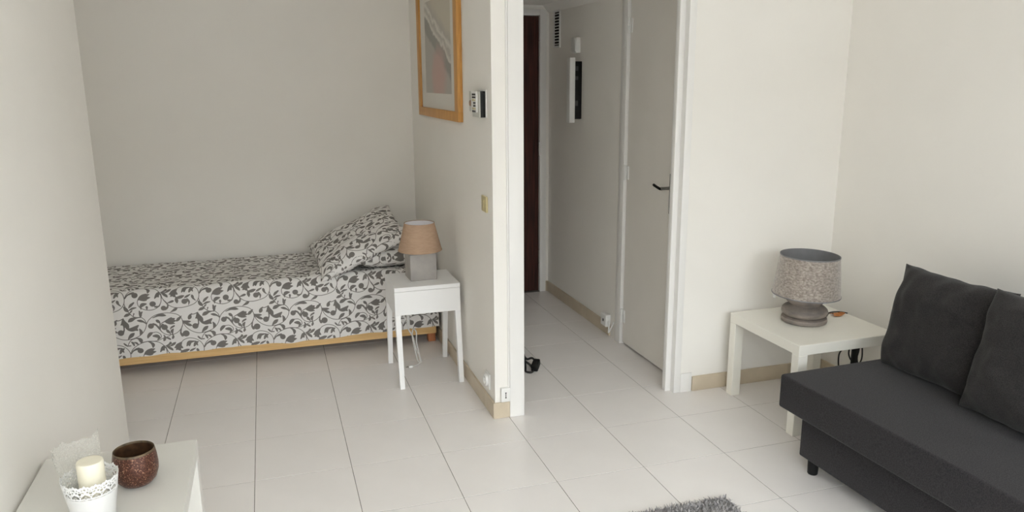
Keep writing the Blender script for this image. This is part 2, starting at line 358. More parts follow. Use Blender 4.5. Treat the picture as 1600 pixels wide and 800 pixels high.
# ---- walls
H = 2.5
def wall(name, label, *boxes, m=WALL):
    b = MB()
    for q in boxes: b.box(*q)
    return struct(b.build(name, m), label, 'wall')
wall('wall_left', 'plain off-white wall running along the left foreground', (-0.30, LW, REAR, 0.589, 0, H))
wall('wall_alcove', 'off-white side walls closing the sleeping alcove', (-0.80, -0.30, 0.46, 0.589, 0, H), (-0.80, -0.62, 0.589, YB, 0, H))
wall('wall_back', 'grey-white wall behind the bed', (-0.80, XP0, YB, YB + 0.12, 0, H))
wall('wall_partition', 'off-white partition wall between the bed alcove and corridor', (XP0, XP1, YF, YE + 0.12, 0, H))
wall('wall_header', 'wall strip above the corridor opening', (XP1, 2.555, YF, YF + 0.12, 2.08, H))
wall('wall_middle', 'bright off-white wall right of the corridor opening', (2.555, RW, YF, YF + 0.12, 0, H))
wall('wall_right', 'off-white wall behind the sofa', (RW, RW + 0.12, REAR, YF + 0.12, 0, H))
wall('wall_corridor', 'dim off-white corridor wall carrying the closet door',
     (XC, XC + 0.12, 1.150, YE + 0.12, 0, H), (XC, XC + 0.12, YF + 0.12, 0.42, 0, H), (XC, XC + 0.12, 0.42, 1.150, 2.16, H))
wall('wall_entry', 'end wall of the corridor around the front door', (XP1, XC, YE, YE + 0.12, 2.135, H), (2.575, XC, YE, YE + 0.12, 0, 2.135))
wall('wall_rear', 'window wall behind the viewer',
     (-0.30, WIN[0], REAR - 0.14, REAR, 0, H), (WIN[1], RW + 0.12, REAR - 0.14, REAR, 0, H),
     (WIN[0], WIN[1], REAR - 0.14, REAR, WIN[3], H), (WIN[0], WIN[1], REAR - 0.14, REAR, 0, WIN[2]))
struct(MB().box(-0.80, RW + 0.12, REAR - 0.14, YE + 0.12, H, H + 0.1).build('ceiling', CEILP), 'plain white ceiling of the room', 'ceiling')
cc = MB().box(XP1, XC, YF + 0.12, YE, 2.165, 2.25)
cc.hexa([(XC - 0.045, YF + .12, 2.165), (XC, YF + .12, 2.165), (XC, YE, 2.165), (XC - 0.045, YE, 2.165)][::1] + [(XC - 0.045, YF + .12, 2.17), (XC, YF + .12, 2.17), (XC, YE, 2.17), (XC - 0.045, YE, 2.17)])
cc.hexa([(XC - 0.004, YF + .12, 2.112), (XC, YF + .12, 2.112), (XC, YE, 2.112), (XC - 0.004, YE, 2.112), (XC - 0.05, YF + .12, 2.165), (XC, YF + .12, 2.165), (XC, YE, 2.165), (XC - 0.05, YE, 2.165)])
struct(cc.build('ceiling_corridor', CEILP), 'lowered corridor ceiling with a coved edge', 'ceiling')
struct(MB().box(-60, 60, REAR - 60, REAR - 1.9, -3.2, -3.0).build('ground_outside', mat('asphalt', (0.10, 0.10, 0.10), None, .9, 2)), 'dark ground outside beyond the balcony', 'ground')
struct(MB().box(-60, 60, REAR - 34, REAR - 26, -3.0, 7.0).build('added_sky_blocker', mat('sky_blocker_grey', (0.24, 0.22, 0.20), None, .9, 1)), 'long unseen block added outside the window to cut low sky light', 'light blocker')  # unseen block, added to keep low sky light off the upper walls
struct(MB().box(-1.5, 5, REAR - 1.9, REAR - 0.14, -0.12, -0.02).build('balcony_floor', BALC), 'concrete balcony floor outside the window', 'balcony')

# ---- window behind the camera
w = bpy.data.objects.new('window_1', None); col.objects.link(w); w.location = ((WIN[0] + WIN[1]) / 2, REAR - 0.08, WIN[2])
struct(w, 'wide white framed window with three panes in the rear wall', 'window')
fr = MB(); x0, x1, z0, z1 = WIN; yq = REAR - 0.10
for q in ((x0, x0 + .05, z0, z1), (x1 - .05, x1, z0, z1), (x0 + .05, x1 - .05, z0, z0 + .06), (x0 + .05, x1 - .05, z1 - .05, z1)): fr.box(q[0], q[1], yq, yq + .06, q[2], q[3])
d3 = (x1 - x0) / 3
for k in (1, 2): fr.box(x0 + k * d3 - .03, x0 + k * d3 + .03, yq, yq + .06, z0 + .06, z1 - .05)
fr.build('window_frame', GLOSSW, w)
for k in range(3): MB().box(x0 + k * d3 + .051, x0 + (k + 1) * d3 - .051, yq + .028, yq + .034, z0 + .061, z1 - .051).build('pane', GLASS, w)

# ---- skirting tiles
SK = 0.082
def skirting(name, label, pieces):
    r = bpy.data.objects.new(name, None); col.objects.link(r); struct(r, label, 'baseboard'); r.location = (pieces[0][0], pieces[0][2], 0)
    for q in pieces: MB().box(*q, 0.0, SK, 0.0015, 1).build('skirting_tile', SKIRT, r)
def run(a, b, first):
    out = []; s = a; e = first
    while s < b - 0.005:
        e = min(e, b); out.append((s + 0.001, e - 0.001)); s = e; e += 0.40
    return out
skirting('baseboard_partition', 'beige skirting tiles along the partition beside the nightstand',
         [(XP0 - 0.011, XP0, a, b) for a, b in run(YF, YB, 0.42)] + [(XP0 - 0.011, 1.603, YF - 0.010, YF)])
skirting('baseboard_corridor', 'grey-beige skirting tiles along the corridor wall', [(XC - 0.011, XC, a, b) for a, b in run(1.235, YE, 1.30)] + [(2.577, XC - .012, YE - 0.010, YE)])
skirting('baseboard_middle', 'tan skirting tiles under the wall behind the side table', [(a, b, YF - 0.011, YF) for a, b in run(2.625, RW, 2.83)])
skirting('baseboard_right', 'tan skirting tiles along the sofa wall', [(RW - 0.011, RW, a, b) for a, b in run(REAR, YF - .012, REAR + .3)])
skirting('baseboard_back', 'beige skirting tiles along the wall behind the bed', [(a, b, YB - 0.011, YB) for a, b in run(-0.62, XP0 - .012, -0.3)])

# ---- corridor opening casings
c = MB()
c.box(1.603, 1.678, YF - 0.014, YF + 0.135, 0, 2.08, 0.003)
c.box(1.596, 1.6035, YF - 0.006, YF, 0.155, 2.08, 0.001, 1)
struct(c.build('trim_1', GLOSSW, smooth=True), 'white painted casing on the partition edge left of the corridor', 'door casing')
c = MB()
c.box(2.487, 2.518, YF + 0.032, YF + 0.068, 0, 2.08, 0.003)
c.box(2.517, 2.556, YF - 0.006, YF + 0.068, 0, 2.08, 0.003)
c.box(2.556, 2.622, YF - 0.008, YF, 0.0, 0.105, 0.002)
struct(c.build('trim_2', GLOSSW, smooth=True), 'white rebated casing with plinth right of the corridor', 'door casing')
struct(MB().box(1.678, 2.487, YF + 0.01, YF + .13, 2.04, 2.08).build('trim_3', GLOSSW), 'white casing head above the corridor opening', 'door casing')

# ---- closet door in the corridor
d = bpy.data.objects.new('door_1', None); col.objects.link(d); d.location = (XC, 0.77, 0)
struct(d, 'flat off-white closet door with lever handle in the corridor', 'door')
leaf = MB().box(XC + 0.006, XC + 0.044, 0.462, 1.072, 0.012, 2.10, 0.002, 1).build('door_leaf', DOORW, d)
f = MB(); f.box(XC - 0.012, XC + 0.06, 1.078, 1.152, 0, 2.16, 0.003); f.box(XC - 0.012, XC + .06, 0.42, 0.458, 0, 2.16, 0.003); f.box(XC - .012, XC + .06, 0.458, 1.078, 2.105, 2.16, .003)
f.build('door_frame', GLOSSW, d, True)
MB().box(XC + 0.052, XC + 0.10, 0.43, 1.14, 0.0005, 2.12).build('closet_gap_shade', GAPSHADE, d)  # dark slab in place of the shade behind the closet leaf
for z in (1.935, 1.085, 0.185):
    h = MB().lathe([(0, -.047), (.0075, -.045), (.0075, -.003), (.0065, -.001), (.0075, .001), (.0075, .045), (0, .047)], 12, (XC - 0.004, 1.075, z))
    h.box(XC + 0.001, XC + 0.006, 1.045, 1.075, z - .04, z + .04); h.build('hinge', WHITEP, d, True)
hp = MB().box(XC - 0.003, XC + 0.006, 0.510, 0.538, 0.920, 1.137, 0.002).build('handle_plate', BLACKP, leaf)
hd = MB(); hd.lathe([(0, 0), (.011, 0), (.009, .004), (.008, .045), (.010, .05), (0, .052)], 16, m=Matrix.Translation((XC - 0.003, 0.534, 1.060)) @ Matrix.Rotation(-PI / 2, 4, 'Y'))
hd.build('handle_neck', METAL, leaf, True)
MB().tube([(XC - 0.050, 0.540, 1.057), (XC - 0.053, 0.555, 1.058), (XC - 0.054, 0.60, 1.066), (XC - 0.052, 0.622, 1.070)], 0.0075, 10).build('handle', BLACKP, leaf, True)

# ---- front door
d = bpy.data.objects.new('door_2', None); col.objects.link(d); d.location = (2.13, YE, 0)
struct(d, 'dark reddish-brown wooden front door at the corridor end', 'door')
MB().box(1.735, 2.524, YE + 0.012, YE + 0.055, 0.006, 2.088, 0.002, 1).build('door_leaf', DARKW, d)
f = MB(); f.box(2.527, 2.577, YE - 0.012, YE + .10, 0, 2.135, .003); f.box(1.687, 1.732, YE - .012, YE + .10, 0, 2.135, .003); f.box(1.732, 2.527, YE - .012, YE + .10, 2.092, 2.135, .003)
f.build('door_frame', GLOSSW, d, True)
MB().box(1.70, 2.57, YE + 0.07, YE + 0.11, 0.0005, 2.12).build('door_gap_shade', GAPSHADE, d)  # dark slab in place of the shade around the front door leaf
for z in (1.86, 1.12, 0.28): MB().lathe([(0, -.055), (.007, -.053), (.007, .053), (0, .055)], 10, (2.5255, YE + 0.004, z)).build('hinge', METAL, d, True)

# ================================================================== WALL FITTINGS
# ---- vent grille
v = thing('vent_grille', 'white slatted vent grille high on the corridor wall', 'vent', (XC, 2.24, 1.86))
b = MB()
for q in ((2.172, 2.184, 1.858, 2.118), (2.286, 2.298, 1.858, 2.118), (2.184, 2.286, 1.858, 1.872), (2.184, 2.286, 2.104, 2.118)): b.box(XC - 0.009, XC, *q)
b.build('frame', WHITEP, v)
MB().box(XC - 0.0015, XC, 2.184, 2.286, 1.872, 2.104).build('backing', GAPSHADE, v)  # dark sheet painted as the shade behind the slats
for k in range(11):
    z = 1.884 + k * 0.0208
    MB().hexa([(XC - .0085, 2.184, z - .005), (XC - .0085, 2.286, z - .005), (XC - .003, 2.286, z), (XC - .003, 2.184, z), (XC - .0085, 2.184, z - .0015), (XC - .0085, 2.286, z - .0015), (XC - .003, 2.286, z + .0035), (XC - .003, 2.184, z + .0035)]).build('slat', WHITEP, v)
# ---- chime box
v = thing('door_chime', 'small white box above the black-backed panel in the corridor', 'chime', (XC, 1.855, 1.81))
MB().box(XC - 0.030, XC, 1.805, 1.905, 1.808, 1.908, 0.003).build('housing', WHITEP, v, True)
MB().box(XC - 0.034, XC - 0.0295, 1.815, 1.895, 1.818, 1.898, 0.002).build('cover', WHITEP, v, True)
# ---- wall panel with black back box
v = thing('wall_panel', 'tall narrow white panel on a black back box on corridor wall', 'wall panel', (XC, 1.87, 1.35))
MB().box(XC - 0.060, XC, 1.772, 1.805, 1.372, 1.752, 0.004).build('back_box', BLACKP, v, True)
MB().box(XC - 0.098, XC - 0.060, 1.745, 1.805, 1.350, 1.775, 0.002).build('front_panel', WHITEP, v, True)
DGP = mat('dark_grey_plastic', (0.05, 0.05, 0.05), None, 0.4)
for z, h in ((1.69, .03), (1.63, .025), (1.46, .035)): MB().box(XC - 0.048, XC - 0.028, 1.770, 1.773, z, z + h, .0008, 1).build('latch', DGP, v)
# ---- corridor socket with plug
v = thing('wall_socket', 'white socket with a plugged-in cord low on the corridor wall', 'socket', (XC, 1.27, 0.09))
MB().box(XC - 0.036, XC, 1.235, 1.318, 0.062, 0.142, 0.005).build('housing', BEIGEP if False else WHITEP, v, True)
MB().box(XC - 0.0365, XC - 0.0355, 1.268, 1.284, 0.092, 0.110).build('socket_hole', BLACKP, v)
MB().tube([(XC - .02, 1.2345, .10), (XC - .022, 1.215, .085), (XC - .03, 1.20, .05), (XC - .028, 1.205, .035), (XC - .02, 1.195, .06), (XC - .012, 1.165, .115)], .005, 8).build('cord', WHITEP, v, True)

# ---- framed picture on the partition
pf = thing('picture_frame', 'honey wood framed abstract print hanging on the partition', 'picture', (XP0, 1.32, 1.42))
xf, xb = XP0 - 0.028, XP0 - 0.001
y0, y1, z0, z1, wd = 0.795, 1.850, 1.420, 2.225, 0.075
b = MB(); b.box(xf, xb, y0, y1, z0, z0 + .052, .002); b.build('frame_rail', FRAMEW, pf, True)
b = MB(); b.box(xf, xb, y0, y1, z1 - .052, z1, .002); b.build('frame_rail', FRAMEW, pf, True)
b = MB(); b.box(xf, xb, y0, y0 + wd, z0 + .052, z1 - .052, .002); b.build('frame_stile', FRAMEW, pf, True)
b = MB(); b.box(xf, xb, y1 - wd, y1, z0 + .052, z1 - .052, .002); b.build('frame_stile', FRAMEW, pf, True)
MB().box(xf + .012, xb - .004, y0 + wd, y1 - wd, z0 + .052, z1 - .052).build('mat_board', PAPERW, pf)
ay0, ay1, az0, az1 = 0.975, 1.645, 1.560, 2.085
me = bpy.data.meshes.new('print'); xx = xf + .0115
me.from_pydata([(xx, ay0, az0), (xx, ay1, az0), (xx, ay1, az1), (xx, ay0, az1)], [], [(0, 3, 2, 1)])
uvl = me.uv_layers.new(name='UVMap')
UVC = {0: (1, 0), 1: (0, 0), 2: (0, 1), 3: (1, 1)}
for l in me.loops: uvl.data[l.index].uv = UVC[l.vertex_index]
link('print', me, ART, pf)
MB().box(xf + .006, xf + .0075, y0 + wd, y1 - wd, z0 + .052, z1 - .052).build('glazing', GLASS, pf)

# ---- thermostat with keypad on partition
v = thing('thermostat', 'grey wall thermostat with small keypad beside the picture', 'thermostat', (XP0, 0.42, 1.465))
MB().box(XP0 - 0.006, XP0, 0.345, 0.475, 1.462, 1.588, .002).build('wall_plate', WHITEP, v, True)
MB().box(XP0 - 0.030, XP0 - 0.006, 0.352, 0.480, 1.463, 1.582, .002).build('body', BLACKP, v, True)
MB().box(XP0 - 0.034, XP0 - 0.030, 0.352, 0.482, 1.463, 1.582, .001).build('front_cover', GREYP, v, True)
MB().box(XP0 - 0.040, XP0 - 0.034, 0.386, 0.482, 1.486, 1.582, .001).build('keypad', WHITEP, v, True)
MB().box(XP0 - 0.028, XP0 - 0.004, 0.482, 0.565, 1.486, 1.582, .003).build('side_holder', GREYP, v, True)
km = None
for r_ in range(7):
    for c_ in range(3):
        if r_ in (3, 4) and c_ == 2: continue
        yk, zk = 0.402 + c_ * 0.021, 1.571 - r_ * 0.0128
        MB().box(XP0 - 0.0415, XP0 - 0.0399, yk, yk + .014, zk - .009, zk, .0004, 1).build('key', BEIGEP if r_ in (2, 5) else BLACKP, v)
MB().lathe([(0, 0), (.014, 0), (.013, .008), (0, .010)], 16, m=Matrix.Translation((XP0 - .028, .525, 1.525)) @ Matrix.Rotation(-PI / 2, 4, 'Y')).build('dial', mat('brown_plastic', (0.32, 0.21, 0.14), None, .5), v, True)

# ---- light switch and socket on the partition
v = thing('light_switch', 'yellowed beige light switch on the partition wall', 'switch', (XP0, 0.40, 1.02))
MB().box(XP0 - 0.010, XP0, 0.352, 0.436, 1.016, 1.092, .003).build('plate', BEIGEP, v, True)
MB().box(XP0 - 0.0135, XP0 - .0098, 0.382, 0.408, 1.036, 1.074, .002).build('rocker', BEIGEP, v, True)
v = thing('power_socket', 'white round power socket above the skirting near partition corner', 'socket', (XP0, 0.40, 0.125))
MB().box(XP0 - 0.009, XP0, 0.345, 0.428, 0.118, 0.200, .004).build('plate', WHITEP, v, True)
MB().lathe([(.022, .012), (.030, .012), (.033, 0), (.020, -.002), (.018, .004), (.022, .012)], 24, m=Matrix.Translation((XP0 - .009, .386, .159)) @ Matrix.Rotation(-PI / 2, 4, 'Y')).build('rim', WHITEP, v, True)
MB().lathe([(0, .0), (.020, .0), (.020, .001), (0, .001)], 20, m=Matrix.Translation((XP0 - .0092, .386, .159)) @ Matrix.Rotation(-PI / 2, 4, 'Y')).build('well', GREYP, v, True)
# ---- phone socket at foot of the casing
v = thing('phone_socket', 'small white phone socket with black slot at foot of the casing', 'socket', (1.59, YF, 0.09))
MB().box(1.556, 1.602, YF - 0.022, YF, 0.088, 0.160, .003).build('housing', WHITEP, v, True)
b = MB().box(1.5775, 1.5805, YF - 0.0232, YF - .0215, 0.110, 0.136); b.box(1.5755, 1.5825, YF - 0.0232, YF - .0215, 0.134, 0.138); b.box(1.5755, 1.5825, YF - 0.0232, YF - .0215, 0.108, 0.112)
b.build('slot', BLACKP, v)

# ================================================================== BED
bx0, bx1, by0, by1 = -0.52, 1.495, 1.475, 2.222
bed = thing('bed', 'low single pine bed against the alcove wall', 'bed', (0.49, 1.85, 0))
MB().box(bx0, bx1, by0, by0 + 0.025, 0.062, 0.165, .003).build('side_rail', PINE, bed, True)
MB().box(bx0, bx1, by1 - .025, by1, 0.062, 0.165, .003).build('side_rail', PINE, bed, True)
MB().box(bx0, bx0 + .025, by0 + .025, by1 - .025, 0.07, 0.165, .003).build('end_rail', PINE, bed, True)
MB().box(bx1 - .025, bx1, by0 + .025, by1 - .025, 0.07, 0.165, .003).build('end_rail', PINE, bed, True)
lg = None
for (x, y) in ((bx1 - .048, by0 + .002), (bx0, by0 + .002), (bx1 - .048, by1 - .05), (bx0, by1 - .05)):
    MB().box(x, x + .048, y + .024, y + .068, 0, .15, .004).build('leg', LEGW, bed, True) if y < 1.6 else MB().box(x, x + .048, y - .022, y + .022, 0, .15, .004).build('leg', LEGW, bed, True)
for k in range(12):
    x = bx0 + .08 + k * .16
    MB().box(x, x + .07, by0 + .025, by1 - .025, .125, .143).build('slat', PINE, bed)
MB().box(bx0 + .02, bx1 - .005, by0 + .035, by1 - .015, .145, .44, .04, 4).build('mattress', mat('white_ticking', (0.7, 0.69, 0.67), None, .9), bed, True)
# spread: profile in y,z swept along x, with soft wrinkles
prof = [(by0 - 0.008, 0.108)]
for k in range(1, 13): prof.append((by0 - 0.008 - 0.006 * math.sin(PI * k / 12), 0.108 + k * (0.425 - 0.108) / 12))
for k in range(0, 9):
    a = PI - k * (PI / 2) / 8; prof.append((by0 + 0.052 + 0.062 * math.cos(a), 0.432 + 0.062 * math.sin(a)))
for k in range(1, 26): prof.append((by0 + 0.052 + k * (by1 - by0 - 0.06) / 25, 0.494 - 0.0004 * k))
prof = np.array(prof); ss = np.concatenate([[0], np.cumsum(np.hypot(*np.diff(prof, axis=0).T))])
sx0, sx1 = bx0 - .01, bx1 + .015
NX, NS = 900, 480
sg = np.linspace(0, ss[-1], NS + 1); pg = np.stack([np.interp(sg, ss, prof[:, 0]), np.interp(sg, ss, prof[:, 1])], -1)
def soft(gx, gs, fx, fs_, z):                              # smooth noise sampled coarsely, then interpolated
    cx_ = np.linspace(gx[0], gx[-1], 160); cs_ = np.linspace(gs[0], gs[-1], 70)
    c_ = np.array([[noise.noise(Vector((a * fx, b * fs_, z))) for b in cs_] for a in cx_])
    t_ = np.array([np.interp(gs, cs_, r) for r in c_])
    return np.array([np.interp(gx, cx_, t_[:, k]) for k in range(len(gs))]).T
gx = np.linspace(sx0, sx1, NX + 1)
n1, n2 = soft(gx, sg, 3.1, 3.0, 1.3), soft(gx, sg, 9, 7, 5.1)
ee = np.maximum(0, 1 - (sx1 - gx) / .05)[:, None]
fr_ = np.clip((0.36 - sg) / .08, 0, 1)[None]; lo_ = np.maximum(0, 1 - sg / .15)[None]
dy = (0.010 * n1 + 0.004 * n2) * fr_
dz = (0.010 * n1 + 0.005 * n2) * (1 - fr_) + .012 * (n1 + .6 * n2) * lo_ - 0.02 * ee * ee * (sg > 0.40)[None]
VX = np.repeat(gx[:, None], NS + 1, 1)
vs = np.stack([VX, pg[None, :, 0] - np.abs(dy) * .6 + dy * .4, pg[None, :, 1] + dz], -1).reshape(-1, 3).tolist()
uvs = np.stack([VX, np.repeat(sg[None], NX + 1, 0)], -1).reshape(-1, 2).tolist()
ia = np.arange(NX)[:, None] * (NS + 1) + np.arange(NS)[None, :]; ia = ia.ravel()
fs = np.stack([ia, ia + NS + 1, ia + NS + 2, ia + 1], -1).tolist()
base = len(vs)                                             # right end hangs down
for k in range(NS + 1):
    x, y, z = vs[NX * (NS + 1) + k]; vs.append((sx1 + .004, y, 0.112)); uvs.append((sx1 + z, sg[k]))
for k in range(NS): fs.append((NX * (NS + 1) + k, base + k, base + k + 1, NX * (NS + 1) + k + 1))
me = bpy.data.meshes.new('bedspread'); me.from_pydata(vs, [], fs); ink_attribute(me, uvs)
sp_ = link('bedspread', me, SCROLL, None, False); me.shade_smooth()
tag(sp_, 'white bedspread printed with grey leafy scrolls draped over the bed', 'bedspread')

def pillow_mesh(name, w, h, t, material, seed, N=36, wrinkle=0.012, pinch=0.06, uvo=(0, 0)):
    vs, fs, uvs = [], [], []
    idx = {}
    for side in (1, -1):
        for i in range(N + 1):
            for j in range(N + 1):
                u, v = -1 + 2 * i / N, -1 + 2 * j / N
                edge = i in (0, N) or j in (0, N)
                if side == -1 and edge: idx[(side, i, j)] = idx[(1, i, j)]; continue
                x = u * (1 - pinch * (1 - v * v) ** 1.0) * w / 2; y = v * (1 - pinch * (1 - u * u)) * h / 2
                z = side * t / 2 * (max(0, (1 - u ** 4) * (1 - v ** 4))) ** 0.55
                nn = Vector((x * 7 + seed, y * 7, side * 2.0 + seed))
                k = wrinkle * (noise.noise(nn) + 0.6 * noise.noise(nn * 2.3))
                z += k * (0.35 if edge else 1.0) * (1.0 if side == 1 else .6)
                if edge: x += 0.4 * k; y += 0.4 * noise.noise(nn * 1.7) * wrinkle
                idx[(side, i, j)] = len(vs); vs.append((x, y, z)); uvs.append((x + uvo[0], y + uvo[1]))
        for i in range(N):
            for j in range(N):
                q = [idx[(side, i, j)], idx[(side, i + 1, j)], idx[(side, i + 1, j + 1)], idx[(side, i, j + 1)]]
                fs.append(q if side == 1 else q[::-1])
    me = bpy.data.meshes.new(name); me.from_pydata(vs, [], fs)
    if material is SCROLL:                                 # lay the print out by length along the cloth
        va = np.array(vs); ua = np.array(uvs)
        for side in (-1, 1):
            ig = np.array([[idx[(side, i, j)] for j in range(N + 1)] for i in range(N + 1)]); p = va[ig]
            lx = np.concatenate([np.zeros((1, N + 1)), np.cumsum(np.linalg.norm(np.diff(p, axis=0), axis=-1), 0)], 0); lx -= lx[N // 2][None]
            ly = np.concatenate([np.zeros((N + 1, 1)), np.cumsum(np.linalg.norm(np.diff(p, axis=1), axis=-1), 1)], 1); ly -= ly[:, N // 2][:, None]
            ua[ig] = np.stack([lx + uvo[0], ly + uvo[1]], -1)
        ink_attribute(me, ua)
    me.shade_smooth(); me.materials.append(material)
    return me
def place(o, c, ax, ay):
    ax = Vector(ax).normalized(); az = ax.cross(Vector(ay)).normalized(); ay = az.cross(ax)
    o.matrix_world = Matrix(((ax.x, ay.x, az.x, c[0]), (ax.y, ay.y, az.y, c[1]), (ax.z, ay.z, az.z, c[2]), (0, 0, 0, 1)))
def pillow(name, label, cat, c, ax, ay, w, h, t, material, seed, group=None, **kw):
    o = bpy.data.objects.new(name, pillow_mesh(name, w, h, t, material, seed, **kw)); col.objects.link(o); place(o, c, ax, ay)
    return tag(o, label, cat, group)
pillow('bed_pillow', 'scroll-print pillow propped up on the other bed pillow', 'pillow', (1.055, 1.735, 0.640), (0.50, 0.0, 0.228), (-0.02, 0.55, 0.095), 0.60, 0.60, 0.145, SCROLL, 3.0, 'bed pillows', N=230, uvo=(.1, .05))
pillow('bed_pillow', 'scroll-print pillow lying flat behind the lamp on nightstand', 'pillow', (1.270, 1.80, 0.572), (1, 0, 0.06), (0, 1, 0.0), 0.46, 0.66, 0.165, SCROLL, 9.0, 'bed pillows', N=230, uvo=(.33, .2))

# ================================================================== NIGHTSTAND
ns = thing('nightstand', 'white nightstand with drawer and splayed legs beside the bed', 'nightstand', (1.32, 1.0, 0))
nx0, nx1, ny0, ny1, nz = 1.142, 1.503, 0.838, 1.172, 0.552
MB().box(nx0, nx1, ny0, ny1, nz - .022, nz, .0012, 1).build('top', LACQ, ns)
dr = MB().box(nx0, nx1, ny0, ny0 + .016, 0.398, nz - .0235, .001, 1).build('drawer_front', LACQ, ns)
MB().box(nx0 + .03, nx1 - .03, ny0 + .016, ny1 - .03, 0.412, nz - .03).build('drawer_box', LACQ, ns)
MB().box(nx0, nx0 + .018, ny0 + .016, ny1, 0.398, nz - .022, .001, 1).build('side_panel', LACQ, ns)
MB().box(nx1 - .018, nx1, ny0 + .016, ny1, 0.398, nz - .022, .001, 1).build('side_panel', LACQ, ns)
MB().box(nx0 + .018, nx1 - .018, ny1 - .016, ny1, 0.398, nz - .022).build('back_panel', LACQ, ns)
for sx in (0, 1):
    for sy in (0, 1):
        xa = nx0 if sx == 0 else nx1 - .028
        if sy == 0: yt, yb = ny0, 0.776
        else: yt, yb = ny1 - .034, 1.192
        zt = 0.398; w_ = .036; wb = .028
        xs = (xa + (.003 if sx == 0 else -.003))
        MB().hexa([(xs, yb, 0), (xs + .026, yb, 0), (xs + .026, yb + wb, 0), (xs, yb + wb, 0), (xa, yt, zt), (xa + .030, yt, zt), (xa + .030, yt + w_, zt), (xa, yt + w_, zt)] if sx == 0 else
                  [(xs + .002, yb, 0), (xs + .028, yb, 0), (xs + .028, yb + wb, 0), (xs + .002, yb + wb, 0), (xa - .002, yt, zt), (xa + .028, yt, zt), (xa + .028, yt + w_, zt), (xa - .002, yt + w_, zt)], .001).build('leg', LACQ, ns)
# ---- lamp on it
lp = thing('table_lamp', 'small lamp with concrete block base and taupe shade on nightstand', 'lamp', (1.325, 1.03, nz))
cx, cy = 1.325, 1.032
rz = Matrix.Translation((cx, cy, 0)) @ Matrix.Rotation(math.radians(2), 4, 'Z') @ Matrix.Translation((-cx, -cy, 0))
MB().box(cx - .074, cx + .074, cy - .074, cy + .074, nz, nz + .148, .003, 2, rz).build('base', CONC, lp, True)
MB().lathe([(0, 0), (.017, 0), (.017, .012), (.008, .014), (.008, .03), (.016, .032), (.016, .09), (0, .092)], 20, (cx, cy, nz + .148)).build('socket', METAL, lp, True)
zb, zt = nz + .158, nz + .312
sh = MB().lathe([(.122, zb), (.0835, zt)], 56, (cx, cy, 0)).build('lamp_shade', TAUPE, lp, True)
MB().lathe([(.1205, zb), (.082, zt)], 56, (cx, cy, 0)).build('shade_lining', SHADEIN, sh, True)
b = MB().lathe([(.1200, zb), (.1228, zb), (.1228, zb + .003), (.1200, zb + .003), (.1200, zb)], 56, (cx, cy, 0)); b.build('shade_rim', TAUPE, sh, True); b = MB().lathe([(.0815, zt - .002), (.0845, zt - .002), (.0845, zt + .001), (.0815, zt + .001), (.0815, zt - .002)], 56, (cx, cy, 0))
b.build('shade_rim', TAUPE, sh, True)
b = MB()
for a in (0.3, 0.3 + 2 * PI / 3, 0.3 + 4 * PI / 3): b.tube([(cx + .015 * math.cos(a), cy + .015 * math.sin(a), zb + .02), (cx + .06 * math.cos(a), cy + .06 * math.sin(a), zb + .012), (cx + .1185 * math.cos(a), cy + .1185 * math.sin(a), zb + .004)], .0016, 6)
b.build('shade_ring', METAL, sh, True)
# ---- its white cord hanging under the nightstand
cdq = thing('lamp_cord', 'white lamp cord with inline switch hanging under the nightstand', 'cord', (1.28, 1.19, 0))
yy = 1.19
MB().tube([(1.372, 1.10, nz + .004), (1.365, 1.14, nz + .004), (1.350, 1.172, nz + .004)], .0033, 7).build('cord', PADM, lp, True)
MB().tube([(1.345, 1.183, nz - .004), (1.335, 1.187, .50), (1.30, 1.187, .45), (1.275, yy, .36), (1.270, yy, .30), (1.268, yy, .215), (1.275, yy - .01, .19), (1.292, yy - .015, .155), (1.300, yy - .02, .11), (1.318, yy - .03, .05), (1.332, yy - .05, .012),
            (1.318, yy - .06, .010), (1.306, yy - .05, .03), (1.297, yy - .03, .09), (1.287, yy - .02, .17), (1.297, yy - .015, .205), (1.312, yy - .02, .185), (1.309, yy - .03, .13), (1.318, yy - .04, .07), (1.322, yy - .06, .02), (1.305, yy - .08, .006), (1.285, yy - .095, .006), (1.268, yy - .105, .007)], .0042, 7, 6).build('cable', PADM, cdq, True)
MB().box(1.259, 1.279, yy - .009, yy + .009, .225, .300, .006, 2).build('inline_switch', PADM, cdq, True)
b = MB().box(1.244, 1.268, yy - .118, yy - .102, .001, .016, .004, 2); b.build('plug', WHITEP, cdq, True)
b = MB(); b.tube([(1.244, yy - .113, .009), (1.228, yy - .117, .009)], .002, 6, 0); b.tube([(1.244, yy - .107, .009), (1.228, yy - .111, .009)], .002, 6, 0); b.build('prong', METAL, cdq)

